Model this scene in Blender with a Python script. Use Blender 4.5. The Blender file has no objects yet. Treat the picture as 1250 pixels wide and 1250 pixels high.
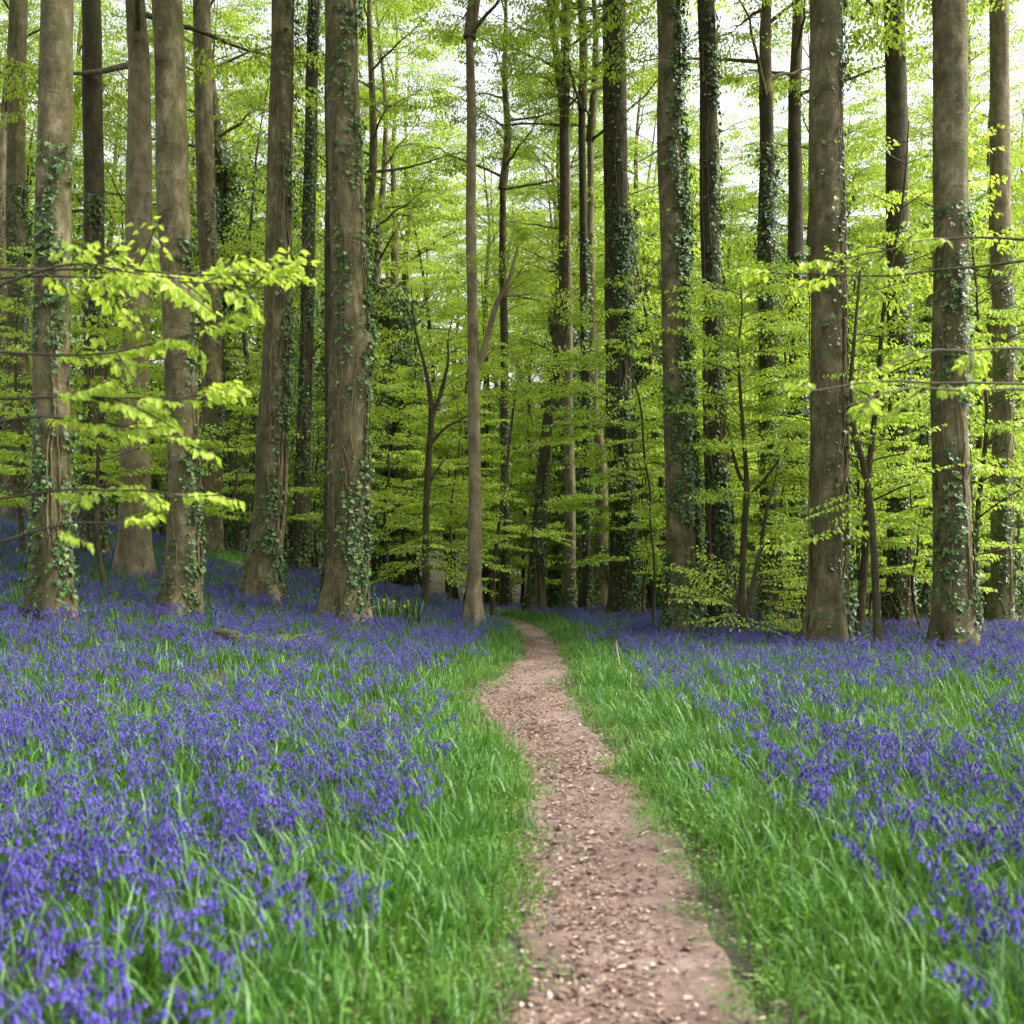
import bpy, math, random
import numpy as np
from mathutils import noise as mnoise, Vector

# ------------------------------------------------------------------ camera, light, exposure
scene = bpy.context.scene
COL = scene.collection
F, HY, CAMZ = 1230.0, 675.0, 1.4          # focal length (px of 1250), horizon row, eye height

cam_data = bpy.data.cameras.new('camera')
cam_data.sensor_width = 36.0
cam_data.lens = 36.0 * F / 1250.0
cam_data.shift_y = (HY - 625.0) / 1250.0
cam_data.clip_start = 0.05
cam_data.clip_end = 1200.0
cam_data.dof.use_dof = True
cam_data.dof.focus_distance = 15.5
cam_data.dof.aperture_fstop = 2.5
cam = bpy.data.objects.new('camera', cam_data)
cam.location = (0, 0, CAMZ)
cam.rotation_euler = (math.radians(90), 0, 0)
COL.objects.link(cam)
scene.camera = cam

SUN_EL, SUN_AZ = math.radians(52), math.radians(88)   # azimuth measured clockwise from +Y (view direction)
world = bpy.data.worlds.new("World")
scene.world = world
world.use_nodes = True
nt = world.node_tree
bg = nt.nodes['Background']
sky = nt.nodes.new('ShaderNodeTexSky')
sky.sky_type = 'NISHITA'
sky.sun_disc = False
sky.sun_elevation = SUN_EL
sky.sun_rotation = SUN_AZ
sky.air_density = 1.0
sky.dust_density = 6.0
hs = nt.nodes.new('ShaderNodeHueSaturation')
hs.inputs['Saturation'].default_value = 0.22
nt.links.new(sky.outputs[0], hs.inputs['Color'])
nt.links.new(hs.outputs[0], bg.inputs['Color'])
bg.inputs['Strength'].default_value = 0.125

sun_data = bpy.data.lights.new('sun', 'SUN')
sun_data.energy = 1.5
sun_data.angle = math.radians(11)
sun_data.color = (1.0, 0.96, 0.88)
sun = bpy.data.objects.new('sun', sun_data)
sd = Vector((math.sin(SUN_AZ) * math.cos(SUN_EL), math.cos(SUN_AZ) * math.cos(SUN_EL), math.sin(SUN_EL)))
sun.rotation_euler = sd.to_track_quat('Z', 'Y').to_euler()
sun.location = (20, 10, 40)
COL.objects.link(sun)

scene.view_settings.view_transform = 'Standard'
scene.view_settings.look = 'None'
scene.view_settings.gamma = 1.0
scene.view_settings.exposure = 2.0
scene.cycles.max_bounces = 7
scene.cycles.diffuse_bounces = 4
scene.cycles.transmission_bounces = 4

rs = np.random.RandomState(11)
U = rs.uniform


# ------------------------------------------------------------------ helpers
def smooth(a, b, x):
    t = np.clip((x - a) / (b - a), 0, 1)
    return t * t * (3 - 2 * t)


PATH = np.array([  # depth, centre x, width
    (-10, .1, .9), (0, .25, .9), (3, .40, .80), (5, .44, .72), (6.97, .39, .66), (8.4, .26, .80), (9.84, .09, 1.05),
    (11.5, .2, .86), (12.75, .32, .72), (15, .47, .60), (18.1, .51, .60), (21.5, .33, .66), (23.6, .1, .6),
    (25.3, -.35, .6), (26.6, -1.3, .6), (27.6, -3, .6), (28.5, -6, .6), (29, -9, .6)])


def path_c(y):
    return np.interp(y, PATH[:, 0], PATH[:, 1])


def path_w(y):
    return np.interp(y, PATH[:, 0], PATH[:, 2])


def ground(x, y):
    x = np.asarray(x, float)
    y = np.asarray(y, float)
    bx = -x - 0.35
    sp = np.log1p(np.exp(np.clip(bx * 2.2, -30, 30))) / 2.2
    sp = np.minimum(sp, 14 - 0 * sp)
    h = .21 * sp * np.clip((y - 4) / 20, 0, 1.0)
    zc = 26.5 - 7.5 * smooth(2, 7, x)
    h = h - .07 * np.clip(y - zc, 0, 56 - zc)
    h = h + .27 * np.clip(y - 54, 0, 110)
    h = h - .014 * np.clip(y - 6, 0, 24)
    h = h + .02 * np.sin(1.7 * x + .6 * y) * np.sin(1.1 * y - .5 * x) + .012 * np.sin(4.1 * x + 1.3) * np.sin(3.7 * y)
    d = (x - path_c(y)) / (path_w(y) * .6)
    h = h - .035 * np.exp(-d * d * d * d) * (y < 28)
    return h


def at(px, py, z):
    return np.array([(px - 625.0) / F * z, z, CAMZ + (HY - py) / F * z])


def gx(px, z):
    return (px - 625.0) / F * z


class MB:
    def __init__(self):
        self.V, self.F, self.n = [], [], 0

    def add(self, V, Fc):
        V = np.asarray(V, np.float64).reshape(-1, 3)
        Fc = np.asarray(Fc, np.int64)
        if len(V) == 0:
            return self
        self.V.append(V)
        self.F.append(Fc + self.n)
        self.n += len(V)
        return self

    def merge(self, o, M=None, T=None):
        for V, in zip(o.V):
            self.V.append((V @ M.T if M is not None else V) + (T if T is not None else 0))
        for Fc in o.F:
            self.F.append(Fc + self.n)
        self.n += o.n
        return self

    def mesh(self, name, mat, smooth_=True):
        me = bpy.data.meshes.new(name)
        V = np.concatenate(self.V)
        loops = np.concatenate([f.ravel() for f in self.F])
        sizes = np.concatenate([np.full(len(f), f.shape[1]) for f in self.F])
        starts = np.concatenate([[0], np.cumsum(sizes)[:-1]])
        me.vertices.add(len(V))
        me.vertices.foreach_set('co', V.astype(np.float32).ravel())
        me.loops.add(len(loops))
        me.loops.foreach_set('vertex_index', loops.astype(np.int32))
        me.polygons.add(len(sizes))
        me.polygons.foreach_set('loop_start', starts.astype(np.int32))
        me.polygons.foreach_set('loop_total', sizes.astype(np.int32))
        me.polygons.foreach_set('use_smooth', np.full(len(sizes), bool(smooth_)))
        me.update(calc_edges=True)
        me.materials.append(mat)
        return me

    def build(self, name, mat, parent=None, smooth_=True):
        return link(name, self.mesh(name, mat, smooth_), parent)


def link(name, me, parent=None, loc=None, rz=0, s=None):
    o = bpy.data.objects.new(name, me)
    COL.objects.link(o)
    if parent is not None:
        o.parent = parent
    if loc is not None:
        o.location = tuple(float(v) for v in loc)
    if rz:
        o.rotation_euler = (0, 0, rz)
    if s is not None:
        o.scale = (s, s, s) if np.isscalar(s) else s
    return o


def tag(o, label=None, cat=None, group=None, kind=None):
    if label: o['label'] = label
    if cat: o['category'] = cat
    if group: o['group'] = group
    if kind: o['kind'] = kind
    return o


def thing(name, label, cat, loc, rz=0, group=None, s=None):
    o = bpy.data.objects.new(name, None)
    o.empty_display_size = .2
    COL.objects.link(o)
    o.location = tuple(float(v) for v in loc)
    o.rotation_euler = (0, 0, rz)
    if s is not None:
        o.scale = (s, s, s)
    return tag(o, label, cat, group)


def copy_thing(root, loc, rz, s, label=None, group=None):
    r = root.copy()
    COL.objects.link(r)
    r.location = tuple(float(v) for v in loc)
    r.rotation_euler = (0, 0, rz)
    r.scale = (s, s, s)
    if label: r['label'] = label
    if group: r['group'] = group
    for ch in list(root.children):
        c = ch.copy()
        COL.objects.link(c)
        c.parent = r
        for g in list(ch.children):
            d = g.copy()
            COL.objects.link(d)
            d.parent = c
    return r


def norm(v):
    v = np.asarray(v, float)
    return v / (np.linalg.norm(v, axis=-1, keepdims=True) + 1e-12)


def tube(mb, P, R, sides=6, wob=0.0, seed=0, flare=0.0, closed=True, lobes=5):
    """tube along P; ring wobble gives an uneven trunk"""
    P = np.asarray(P, float)
    R = np.asarray(R, float) * np.ones(len(P))
    n = len(P)
    T = np.gradient(P, axis=0)
    T = norm(T)
    ref = np.array([1., 0, 0]) if abs(T[0][0]) < .8 else np.array([0, 1., 0])
    A = norm(ref - (T @ ref)[:, None] * T)
    B = np.cross(T, A)
    th = np.linspace(0, 2 * math.pi, sides, endpoint=False)
    rr = R[:, None] * np.ones(sides)[None, :]
    if wob:
        h = np.concatenate([[0], np.cumsum(np.linalg.norm(np.diff(P, axis=0), axis=1))])
        D = np.zeros((n, sides))
        for i in range(n):
            for j in range(sides):
                c, s = math.cos(th[j]), math.sin(th[j])
                D[i, j] = mnoise.noise(Vector((c * 1.3 + seed * 7.1, s * 1.3, h[i] * .55))) \
                    + .45 * mnoise.noise(Vector((c * 3.0 + seed * 3.3, s * 3.0, h[i] * 1.6))) \
                    + .2 * mnoise.noise(Vector((c * 6.0 + seed, s * 6.0, h[i] * 5.0)))
        rr = rr * (1 + wob * D)
        if flare:
            lob = .55 + .45 * np.sin(lobes * th + seed) + .25 * np.sin((lobes - 2) * th + 2 * seed)
            e = np.exp(-h / .45)
            rr = rr + flare * R[0] * e[:, None] * lob[None, :]
    V = P[:, None, :] + rr[:, :, None] * (A[:, None, :] * np.cos(th)[None, :, None] + B[:, None, :] * np.sin(th)[None, :, None])
    V = V.reshape(-1, 3)
    i = np.arange(n - 1)[:, None] * sides
    j = np.arange(sides)[None, :]
    j2 = (j + 1) % sides
    Fc = np.stack([i + j, i + j2, i + sides + j2, i + sides + j], -1).reshape(-1, 4)
    mb.add(V, Fc)
    return rr


def leaves6(mb, P, D, N, L, W, fold=.25, curl=.15):
    """beech-like leaf: six corners, two folded halves, tip curled down"""
    P = np.asarray(P, float); k = len(P)
    if k == 0: return
    D = norm(D); N = norm(N - np.sum(N * D, -1, keepdims=True) * D)
    S = np.cross(D, N)
    L = (L * np.ones(k))[:, None]; W = (W * np.ones(k))[:, None]
    up = N * W * fold
    v0 = P
    v1 = P + D * L * .30 + S * W * .48 + up
    v2 = P + D * L * .66 + S * W * .40 + up * .8 - N * L * curl * .4
    v3 = P + D * L - N * L * curl
    v4 = P + D * L * .66 - S * W * .40 + up * .8 - N * L * curl * .4
    v5 = P + D * L * .30 - S * W * .48 + up
    V = np.stack([v0, v1, v2, v3, v4, v5], 1).reshape(-1, 3)
    b = np.arange(k)[:, None] * 6
    Fc = np.concatenate([b + np.array([0, 1, 2, 3]), b + np.array([0, 3, 4, 5])])
    mb.add(V, Fc)


def ivyleaves(mb, P, D, N, L):
    """five-lobed ivy leaf as one eight-cornered outline fanned round the stalk"""
    P = np.asarray(P, float); k = len(P)
    if k == 0: return
    D = norm(D); N = norm(N - np.sum(N * D, -1, keepdims=True) * D)
    S = np.cross(D, N)
    L = (L * np.ones(k))[:, None]
    out = [(0, 0, 0), (-.12, .42, .08), (.30, .30, .02), (.42, .48, .06), (.62, .20, 0), (1.0, 0, -.12),
           (.62, -.20, 0), (.42, -.48, .06), (.30, -.30, .02), (-.12, -.42, .08)]
    V = np.stack([P + L * (a * D + b * S + c * N) for a, b, c in out], 1).reshape(-1, 3)
    b = np.arange(k)[:, None] * 10
    Fc = np.concatenate([b + np.array(q) for q in ([0, 1, 2, 3], [0, 3, 4, 5], [0, 5, 6, 7], [0, 7, 8, 9])])
    mb.add(V, Fc)


def rnd(k, s=1.0):
    return rs.normal(0, s, (k, 3))


# ------------------------------------------------------------------ materials
def newmat(name):
    m = bpy.data.materials.new(name)
    m.use_nodes = True
    return m, m.node_tree, m.node_tree.nodes['Principled BSDF'], m.node_tree.nodes['Material Output']


def ramp(nt, stops):
    r = nt.nodes.new('ShaderNodeValToRGB')
    e = r.color_ramp.elements
    while len(e) < len(stops): e.new(.5)
    for el, (p, c) in zip(e, stops):
        el.position = p
        el.color = (*c, 1)
    return r


def mix(nt, a, b, fac, blend='MIX'):
    m = nt.nodes.new('ShaderNodeMix')
    m.data_type = 'RGBA'
    m.blend_type = blend
    for sock, v in ((m.inputs[6], a), (m.inputs[7], b), (m.inputs[0], fac)):
        if hasattr(v, 'is_linked') or isinstance(v, bpy.types.NodeSocket):
            nt.links.new(v, sock)
        else:
            sock.default_value = v if not isinstance(v, tuple) else (*v, 1)
    return m.outputs[2]


def noise_tex(nt, scale, vec=None, detail=4, rough=.55, dist=0):
    n = nt.nodes.new('ShaderNodeTexNoise')
    n.inputs['Scale'].default_value = scale
    n.inputs['Detail'].default_value = detail
    n.inputs['Roughness'].default_value = rough
    n.inputs['Distortion'].default_value = dist
    if vec is not None: nt.links.new(vec, n.inputs['Vector'])
    return n.outputs[0]


def objvec(nt, scale=(1, 1, 1)):
    tc = nt.nodes.new('ShaderNodeTexCoord')
    oi = nt.nodes.new('ShaderNodeObjectInfo')
    mul = nt.nodes.new('ShaderNodeVectorMath'); mul.operation = 'MULTIPLY'
    nt.links.new(tc.outputs['Object'], mul.inputs[0])
    mul.inputs[1].default_value = scale
    add = nt.nodes.new('ShaderNodeVectorMath'); add.operation = 'ADD'
    nt.links.new(mul.outputs[0], add.inputs[0])
    m2 = nt.nodes.new('ShaderNodeMath'); m2.operation = 'MULTIPLY'; m2.inputs[1].default_value = 37.0
    nt.links.new(oi.outputs['Random'], m2.inputs[0])
    nt.links.new(m2.outputs[0], add.inputs[1])
    return add.outputs[0]


def leaf_material(name, cols, tcol, trans=.5, rough=.45, spec=.35, objvar=.25):
    m, nt, p, out = newmat(name)
    geo = nt.nodes.new('ShaderNodeNewGeometry')
    oi = nt.nodes.new('ShaderNodeObjectInfo')
    mm = nt.nodes.new('ShaderNodeMath'); mm.operation = 'MULTIPLY_ADD'
    nt.links.new(oi.outputs['Random'], mm.inputs[0]); mm.inputs[1].default_value = objvar
    sc = nt.nodes.new('ShaderNodeMath'); sc.operation = 'MULTIPLY'; sc.inputs[1].default_value = 1 - objvar
    nt.links.new(geo.outputs['Random Per Island'], sc.inputs[0])
    nt.links.new(sc.outputs[0], mm.inputs[2])
    n = len(cols)
    r = ramp(nt, [(i / (n - 1), c) for i, c in enumerate(cols)])
    nt.links.new(mm.outputs[0], r.inputs[0])
    nt.links.new(r.outputs[0], p.inputs['Base Color'])
    p.inputs['Roughness'].default_value = rough
    p.inputs['Specular IOR Level'].default_value = spec
    if trans > 0:
        t = nt.nodes.new('ShaderNodeBsdfTranslucent')
        c = mix(nt, r.outputs[0], tcol, .5)
        nt.links.new(c, t.inputs[0])
        ms = nt.nodes.new('ShaderNodeMixShader'); ms.inputs[0].default_value = trans
        nt.links.new(p.outputs[0], ms.inputs[1]); nt.links.new(t.outputs[0], ms.inputs[2])
        nt.links.new(ms.outputs[0], out.inputs[0])
    return m


def bark_material(name, dark, mid, light, moss=(.060, .075, .020), mossamt=.6, bump=.7, vstretch=.5):
    m, nt, p, out = newmat(name)
    v = objvec(nt, (1, 1, 1))
    vs = objvec(nt, (1, 1, vstretch))
    big = noise_tex(nt, 1.6, v, 3)
    patch = noise_tex(nt, 5.0, vs, 6, .65, .4)
    fine = noise_tex(nt, 34, objvec(nt, (1, 1, .55)), 8, .78)
    vh = objvec(nt, (1, 1, 7))
    horiz = noise_tex(nt, 2.2, vh, 4, .6, .3)
    r1 = ramp(nt, [(.30, dark), (.52, mid), (.74, light)])
    nt.links.new(patch, r1.inputs[0])
    r2 = ramp(nt, [(.34, (.42, .42, .42)), (.47, (.92, .92, .92)), (.66, (1.22, 1.22, 1.2))])
    nt.links.new(fine, r2.inputs[0])
    c = mix(nt, r1.outputs[0], r2.outputs[0], .75, 'MULTIPLY')
    r4 = ramp(nt, [(.30, (.5, .48, .45)), (.36, (.9, .9, .9)), (.6, (1.08, 1.08, 1.06))])
    nt.links.new(horiz, r4.inputs[0])
    c = mix(nt, c, r4.outputs[0], .6, 'MULTIPLY')
    r3 = ramp(nt, [(.48, (0, 0, 0)), (.70, (mossamt,) * 3)])
    nt.links.new(big, r3.inputs[0])
    c = mix(nt, c, moss, r3.outputs[0])
    vo = nt.nodes.new('ShaderNodeTexVoronoi'); vo.inputs['Scale'].default_value = 1.5
    nt.links.new(objvec(nt, (1, 1, .8)), vo.inputs['Vector'])
    rk = ramp(nt, [(.0, (.25, .22, .2)), (.045, (.45, .42, .4)), (.06, (1.25, 1.22, 1.15)), (.085, (1, 1, 1))])
    nt.links.new(vo.outputs['Distance'], rk.inputs[0])
    c = mix(nt, c, rk.outputs[0], .85, 'MULTIPLY')
    # small pale lichen spots
    lich = noise_tex(nt, 16, v, 3, .6)
    r5 = ramp(nt, [(.66, (0, 0, 0)), (.72, (.35,) * 3)])
    nt.links.new(lich, r5.inputs[0])
    c = mix(nt, c, (.34, .34, .27), r5.outputs[0])
    nt.links.new(c, p.inputs['Base Color'])
    p.inputs['Roughness'].default_value = .85
    p.inputs['Specular IOR Level'].default_value = .25
    b = nt.nodes.new('ShaderNodeBump'); b.inputs['Strength'].default_value = bump; b.inputs['Distance'].default_value = .02
    hsum = nt.nodes.new('ShaderNodeMath'); hsum.operation = 'ADD'
    nt.links.new(fine, hsum.inputs[0]); nt.links.new(patch, hsum.inputs[1])
    h2 = nt.nodes.new('ShaderNodeMath'); h2.operation = 'ADD'
    nt.links.new(hsum.outputs[0], h2.inputs[0]); nt.links.new(horiz, h2.inputs[1])
    nt.links.new(h2.outputs[0], b.inputs['Height'])
    nt.links.new(b.outputs[0], p.inputs['Normal'])
    return m


M = {}
M['beech_leaf'] = leaf_material('fresh_beech_leaf', [(.12, .23, .02), (.25, .40, .032), (.38, .53, .055), (.55, .65, .12)], (.52, .66, .06), .5, .42, .3, .45)
M['canopy_leaf'] = leaf_material('canopy_leaf', [(.09, .16, .02), (.23, .35, .035), (.42, .53, .06)], (.45, .58, .05), .5, .5, .3, .5)
M['ivy_leaf'] = leaf_material('ivy_leaf', [(.014, .036, .006), (.026, .066, .010), (.045, .105, .016), (.075, .15, .025), (.15, .24, .05)], (.08, .2, .02), .12, .42, .35, .05)
M['green_blade'] = leaf_material('bluebell_leaf', [(.13, .10, .04), (.030, .085, .008), (.036, .10, .010), (.045, .13, .012), (.052, .15, .012), (.06, .17, .014), (.066, .18, .018), (.075, .20, .022), (.09, .21, .045), (.11, .23, .075), (.15, .26, .11)], (.11, .26, .012), .3, .5, .3, .05)  # palest bluish greens put the leaves' glossy highlights into the colour
M['short_grass'] = leaf_material('short_grass', [(.05, .15, .015), (.09, .21, .025), (.16, .26, .05)], (.14, .30, .02), .35, .5, .3, .2)
M['bluebell'] = leaf_material('bluebell_flower', [(.042, .030, .18), (.068, .050, .28), (.098, .076, .36), (.17, .14, .46)], (.12, .08, .48), .35, .6, .2, .3)
M['stem'] = leaf_material('bluebell_stalk', [(.07, .10, .07), (.06, .08, .14)], (.1, .15, .05), .1)
M['fern'] = leaf_material('fern_frond', [(.14, .22, .03), (.22, .30, .05)], (.3, .4, .04), .4)
M['yellow'] = leaf_material('yellow_petal', [(.75, .6, .03), (.85, .7, .05)], (.8, .7, .05), .3)
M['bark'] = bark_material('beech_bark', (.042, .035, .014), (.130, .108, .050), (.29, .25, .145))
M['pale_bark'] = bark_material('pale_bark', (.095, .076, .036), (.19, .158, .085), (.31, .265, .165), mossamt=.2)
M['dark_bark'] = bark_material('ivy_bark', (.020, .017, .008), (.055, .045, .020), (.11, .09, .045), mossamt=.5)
M['vine'] = bark_material('ivy_stem_bark', (.075, .056, .026), (.15, .115, .058), (.25, .20, .115), mossamt=.1, bump=.4)
M['twig'] = bark_material('twig_bark', (.04, .03, .02), (.08, .062, .042), (.14, .11, .08), mossamt=.1, bump=.3)
M['dead'] = bark_material('dead_stick', (.22, .18, .13), (.36, .31, .24), (.5, .45, .37), mossamt=.05, bump=.3)
M['moss'] = bark_material('mossy_wood', (.03, .03, .015), (.05, .055, .02), (.09, .09, .04), moss=(.05, .08, .015), mossamt=.8)
M['litter'] = leaf_material('fallen_leaf', [(.05, .03, .018), (.09, .055, .035), (.14, .09, .06), (.20, .14, .10), (.34, .27, .21), (.46, .40, .34)], (.3, .2, .12), .1, .6, .3)


def ground_material():
    m, nt, p, out = newmat('woodland_soil')
    tc = nt.nodes.new('ShaderNodeTexCoord')
    a = noise_tex(nt, 2.2, tc.outputs['Object'], 5)
    b = noise_tex(nt, 30, tc.outputs['Object'], 5, .7)
    r = ramp(nt, [(.3, (.030, .030, .013)), (.5, (.045, .045, .02)), (.7, (.075, .055, .035))])
    nt.links.new(a, r.inputs[0])
    r2 = ramp(nt, [(.3, (.45,) * 3), (.7, (1.3,) * 3)])
    nt.links.new(b, r2.inputs[0])
    c = mix(nt, r.outputs[0], r2.outputs[0], .9, 'MULTIPLY')
    nt.links.new(c, p.inputs['Base Color'])
    p.inputs['Roughness'].default_value = .95
    bp = nt.nodes.new('ShaderNodeBump'); bp.inputs['Strength'].default_value = .8; bp.inputs['Distance'].default_value = .03
    nt.links.new(b, bp.inputs['Height']); nt.links.new(bp.outputs[0], p.inputs['Normal'])
    return m


def path_material():
    m, nt, p, out = newmat('trodden_earth')
    tc = nt.nodes.new('ShaderNodeTexCoord')
    a = noise_tex(nt, 1.6, tc.outputs['Object'], 5, .6)
    b = noise_tex(nt, 45, tc.outputs['Object'], 6, .75)
    c0 = noise_tex(nt, 9, tc.outputs['Object'], 4, .65)
    r = ramp(nt, [(.3, (.088, .056, .040)), (.5, (.155, .104, .078)), (.7, (.235, .172, .138))])
    nt.links.new(a, r.inputs[0])
    r2 = ramp(nt, [(.32, (.5, .46, .42)), (.5, (.95, .95, .95)), (.68, (1.25, 1.25, 1.25))])
    nt.links.new(b, r2.inputs[0])
    c = mix(nt, r.outputs[0], r2.outputs[0], .85, 'MULTIPLY')
    r3 = ramp(nt, [(.35, (.5, .47, .44)), (.5, (.92, .9, .88)), (.66, (1.12,) * 3)])
    nt.links.new(c0, r3.inputs[0])
    c = mix(nt, c, r3.outputs[0], .8, 'MULTIPLY')
    nt.links.new(c, p.inputs['Base Color'])
    p.inputs['Roughness'].default_value = .9
    bp = nt.nodes.new('ShaderNodeBump'); bp.inputs['Strength'].default_value = .9; bp.inputs['Distance'].default_value = .02
    nt.links.new(b, bp.inputs['Height']); nt.links.new(bp.outputs[0], p.inputs['Normal'])
    return m


M['soil'] = ground_material()
M['path'] = path_material()


# ------------------------------------------------------------------ ground and path
def grid(mb, xs, ys, hf):
    X, Y = np.meshgrid(xs, ys)
    V = np.stack([X, Y, hf(X, Y)], -1).reshape(-1, 3)
    nx, ny = len(xs), len(ys)
    i = (np.arange(ny - 1)[:, None] * nx + np.arange(nx - 1)[None, :]).reshape(-1, 1)
    mb.add(V, np.concatenate([i, i + 1, i + nx + 1, i + nx], 1))


xs = np.concatenate([np.arange(-260, -70, 20), np.arange(-70, -13, 1.5), np.arange(-13, 13, .14), np.arange(13, 70, 1.5), np.arange(70, 261, 20)])
ys = np.concatenate([np.arange(-60, -6, 3), np.arange(-6, 30, .16), np.arange(30, 160, 2), np.arange(160, 700, 30)])
g = MB()
grid(g, xs, ys, ground)
tag(g.build('ground', M['soil']), kind='structure')

pm = MB()
py_ = np.arange(-9, 29, .07)
cols = np.linspace(-1, 1, 19)
rows = []
for i, y in enumerate(py_):
    c, w = path_c(y), path_w(y) * .5 + .03
    el = w * (1 + .22 * mnoise.noise(Vector((y * 1.1, 3.3, 0))) + .12 * mnoise.noise(Vector((y * 5, 1.3, 0))))
    er = w * (1 + .22 * mnoise.noise(Vector((y * 1.1, 9.3, 0))) + .12 * mnoise.noise(Vector((y * 5, 7.3, 0))))
    x = c + np.where(cols < 0, cols * el, cols * er)
    yy = np.full_like(x, y)
    z = ground(x, yy) + .012 * (1 - np.abs(cols) ** 6) + .004 - .05 * (np.abs(cols) > .97)
    z = z + np.array([.010 * mnoise.noise(Vector((a * 9, y * 9, 0))) for a in x])
    rows.append(np.stack([x, yy, z], -1))
V = np.concatenate(rows)
n = len(cols)
i = (np.arange(len(py_) - 1)[:, None] * n + np.arange(n - 1)[None, :]).reshape(-1, 1)
pm.add(V, np.concatenate([i, i + 1, i + n + 1, i + n], 1))
tag(pm.build('path', M['path']), kind='structure')


# ------------------------------------------------------------------ leaf sprays
def spray(L, leaf=.07, dens=1.0, six=True):
    """flat beech spray along +X from the origin; returns (leaf arrays, twig polylines)"""
    P, D, N = [], [], []
    tw = []
    n = max(4, int(L / .085))
    t = np.linspace(0, 1, n + 1)
    bend = U(-.15, .15)
    droop = U(.02, .16)
    ax = np.stack([t * L, bend * L * t ** 2, .05 * L * t - droop * L * t ** 2], -1)
    tw.append((ax, .006 * L + .0015))
    side = rs.choice([-1, 1])
    for k in range(1, n + 1):
        side = -side
        p = ax[k]
        rem = (1 - t[k]) * L
        l = min(.45, .12 + rem * .55) * U(.6, 1.1)
        a = math.radians(U(38, 62)) * side
        d = norm(np.array([math.cos(a), math.sin(a), U(-.12, .08)]))
        if k < n and L > .35:
            tw.append((np.stack([p, p + d * l * .5 + [0, 0, .01], p + d * l + [0, 0, -.06 * l]]), .0022))
            m = max(2, int(l / .055 * dens))
        else:
            m = 1; l = .02
        s2 = 1
        for q in range(m):
            s2 = -s2
            pp = p + d * l * (q + .7) / m
            aa = a + s2 * math.radians(U(25, 60))
            P.append(pp)
            D.append([math.cos(aa), math.sin(aa), -U(.15, 1.0)])
            N.append([U(-.5, .5), U(-.5, .5), 1])
    return np.array(P), np.array(D), np.array(N), tw


SPRAYS = [spray(L) for L in (.45, .55, .65, .75, .85, .95, 1.05, .6, .8, .7)]


def frame_from(d, roll=0.0):
    x = norm(d)
    up = np.array([0, 0, 1.0])
    y = norm(np.cross(up, x) if abs(x[2]) < .97 else np.array([0, 1., 0]))
    z = np.cross(x, y)
    c, s = math.cos(roll), math.sin(roll)
    y2, z2 = y * c + z * s, z * c - y * s
    return np.stack([x, y2, z2], 1)


def put_spray(lm, tm, p, d, s=1.0, leaf=.07, roll=None, thin=0.0, tubes=True):
    P, D, N, tw = SPRAYS[rs.randint(len(SPRAYS))]
    Mx = frame_from(d, rs.normal(0, .16) if roll is None else roll)
    if rs.rand() < .5:
        Mx = Mx @ np.diag([1, -1, 1])
    keep = rs.rand(len(P)) >= thin
    k = keep.sum()
    Dw = (D[keep] + rnd(k, .15)) @ Mx.T
    Dw[:, 2] -= .25
    leaves6(lm, (P[keep] * s) @ Mx.T + p, Dw, N[keep] @ Mx.T + rnd(k, .25), leaf * rs.uniform(.55, 1.2, k), leaf * .62 * rs.uniform(.7, 1.15, k),
            fold=.22, curl=.12)
    if tubes:
        for ax, r in tw[::1 if s > 1.2 else 2]:
            tube(tm, (ax * s) @ Mx.T + p, np.linspace(r, r * .5, len(ax)), 3)


def limb(tm, p0, p1, r0, r1=None, sag=.1, wig=.06, n=9, sides=6, arch=0.0):
    p0 = np.asarray(p0, float); p1 = np.asarray(p1, float)
    L = np.linalg.norm(p1 - p0)
    t = np.linspace(0, 1, n)[:, None]
    w = np.cumsum(rnd(n, wig * L / n * 2.2), 0) * (t * 1.0)
    w = w - w[-1] * t
    P = p0 + (p1 - p0) * t + w
    P[:, 2] += (arch * L * np.sin(math.pi * t[:, 0])) - sag * L * 0
    if r1 is None: r1 = r0 * .25
    tube(tm, P, np.linspace(r0, r1, n), sides)
    return P


def leafy_branch(lm, tm, p0, p1, r0=.012, nsp=7, leaf=.07, start=.3, s=1.0, thin=0., arch=.05, jit=.0):
    P = limb(tm, p0, p1, r0, .003, arch=arch)
    T = norm(np.gradient(P, axis=0))
    for k in range(nsp):
        t = start + (1 - start) * (k + .5) / nsp
        f = t * (len(P) - 1)
        i = min(int(f), len(P) - 2)
        p = P[i] + (P[i + 1] - P[i]) * (f - i)
        sd_ = -1 if k % 2 else 1
        d = T[i].copy(); d[2] *= .4
        a = sd_ * U(.3, 1.0) if k < nsp - 1 else 0
        d = np.array([d[0] * math.cos(a) - d[1] * math.sin(a), d[0] * math.sin(a) + d[1] * math.cos(a), d[2] + U(-.12, .1) + rs.normal(0, jit)])
        put_spray(lm, tm, p, d, s * U(.75, 1.15), leaf, thin=thin)


# ------------------------------------------------------------------ crowns and saplings (prototypes)
def curve_pts(keys, n):
    keys = np.asarray(keys, float)
    t = np.linspace(0, 1, len(keys)); q = np.linspace(0, 1, n)
    out = np.stack([np.interp(q, t, keys[:, k]) for k in range(keys.shape[1])], 1)
    for _ in range(3):
        out[1:-1] = (out[:-2] + 2 * out[1:-1] + out[2:]) / 4
    return out


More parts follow.
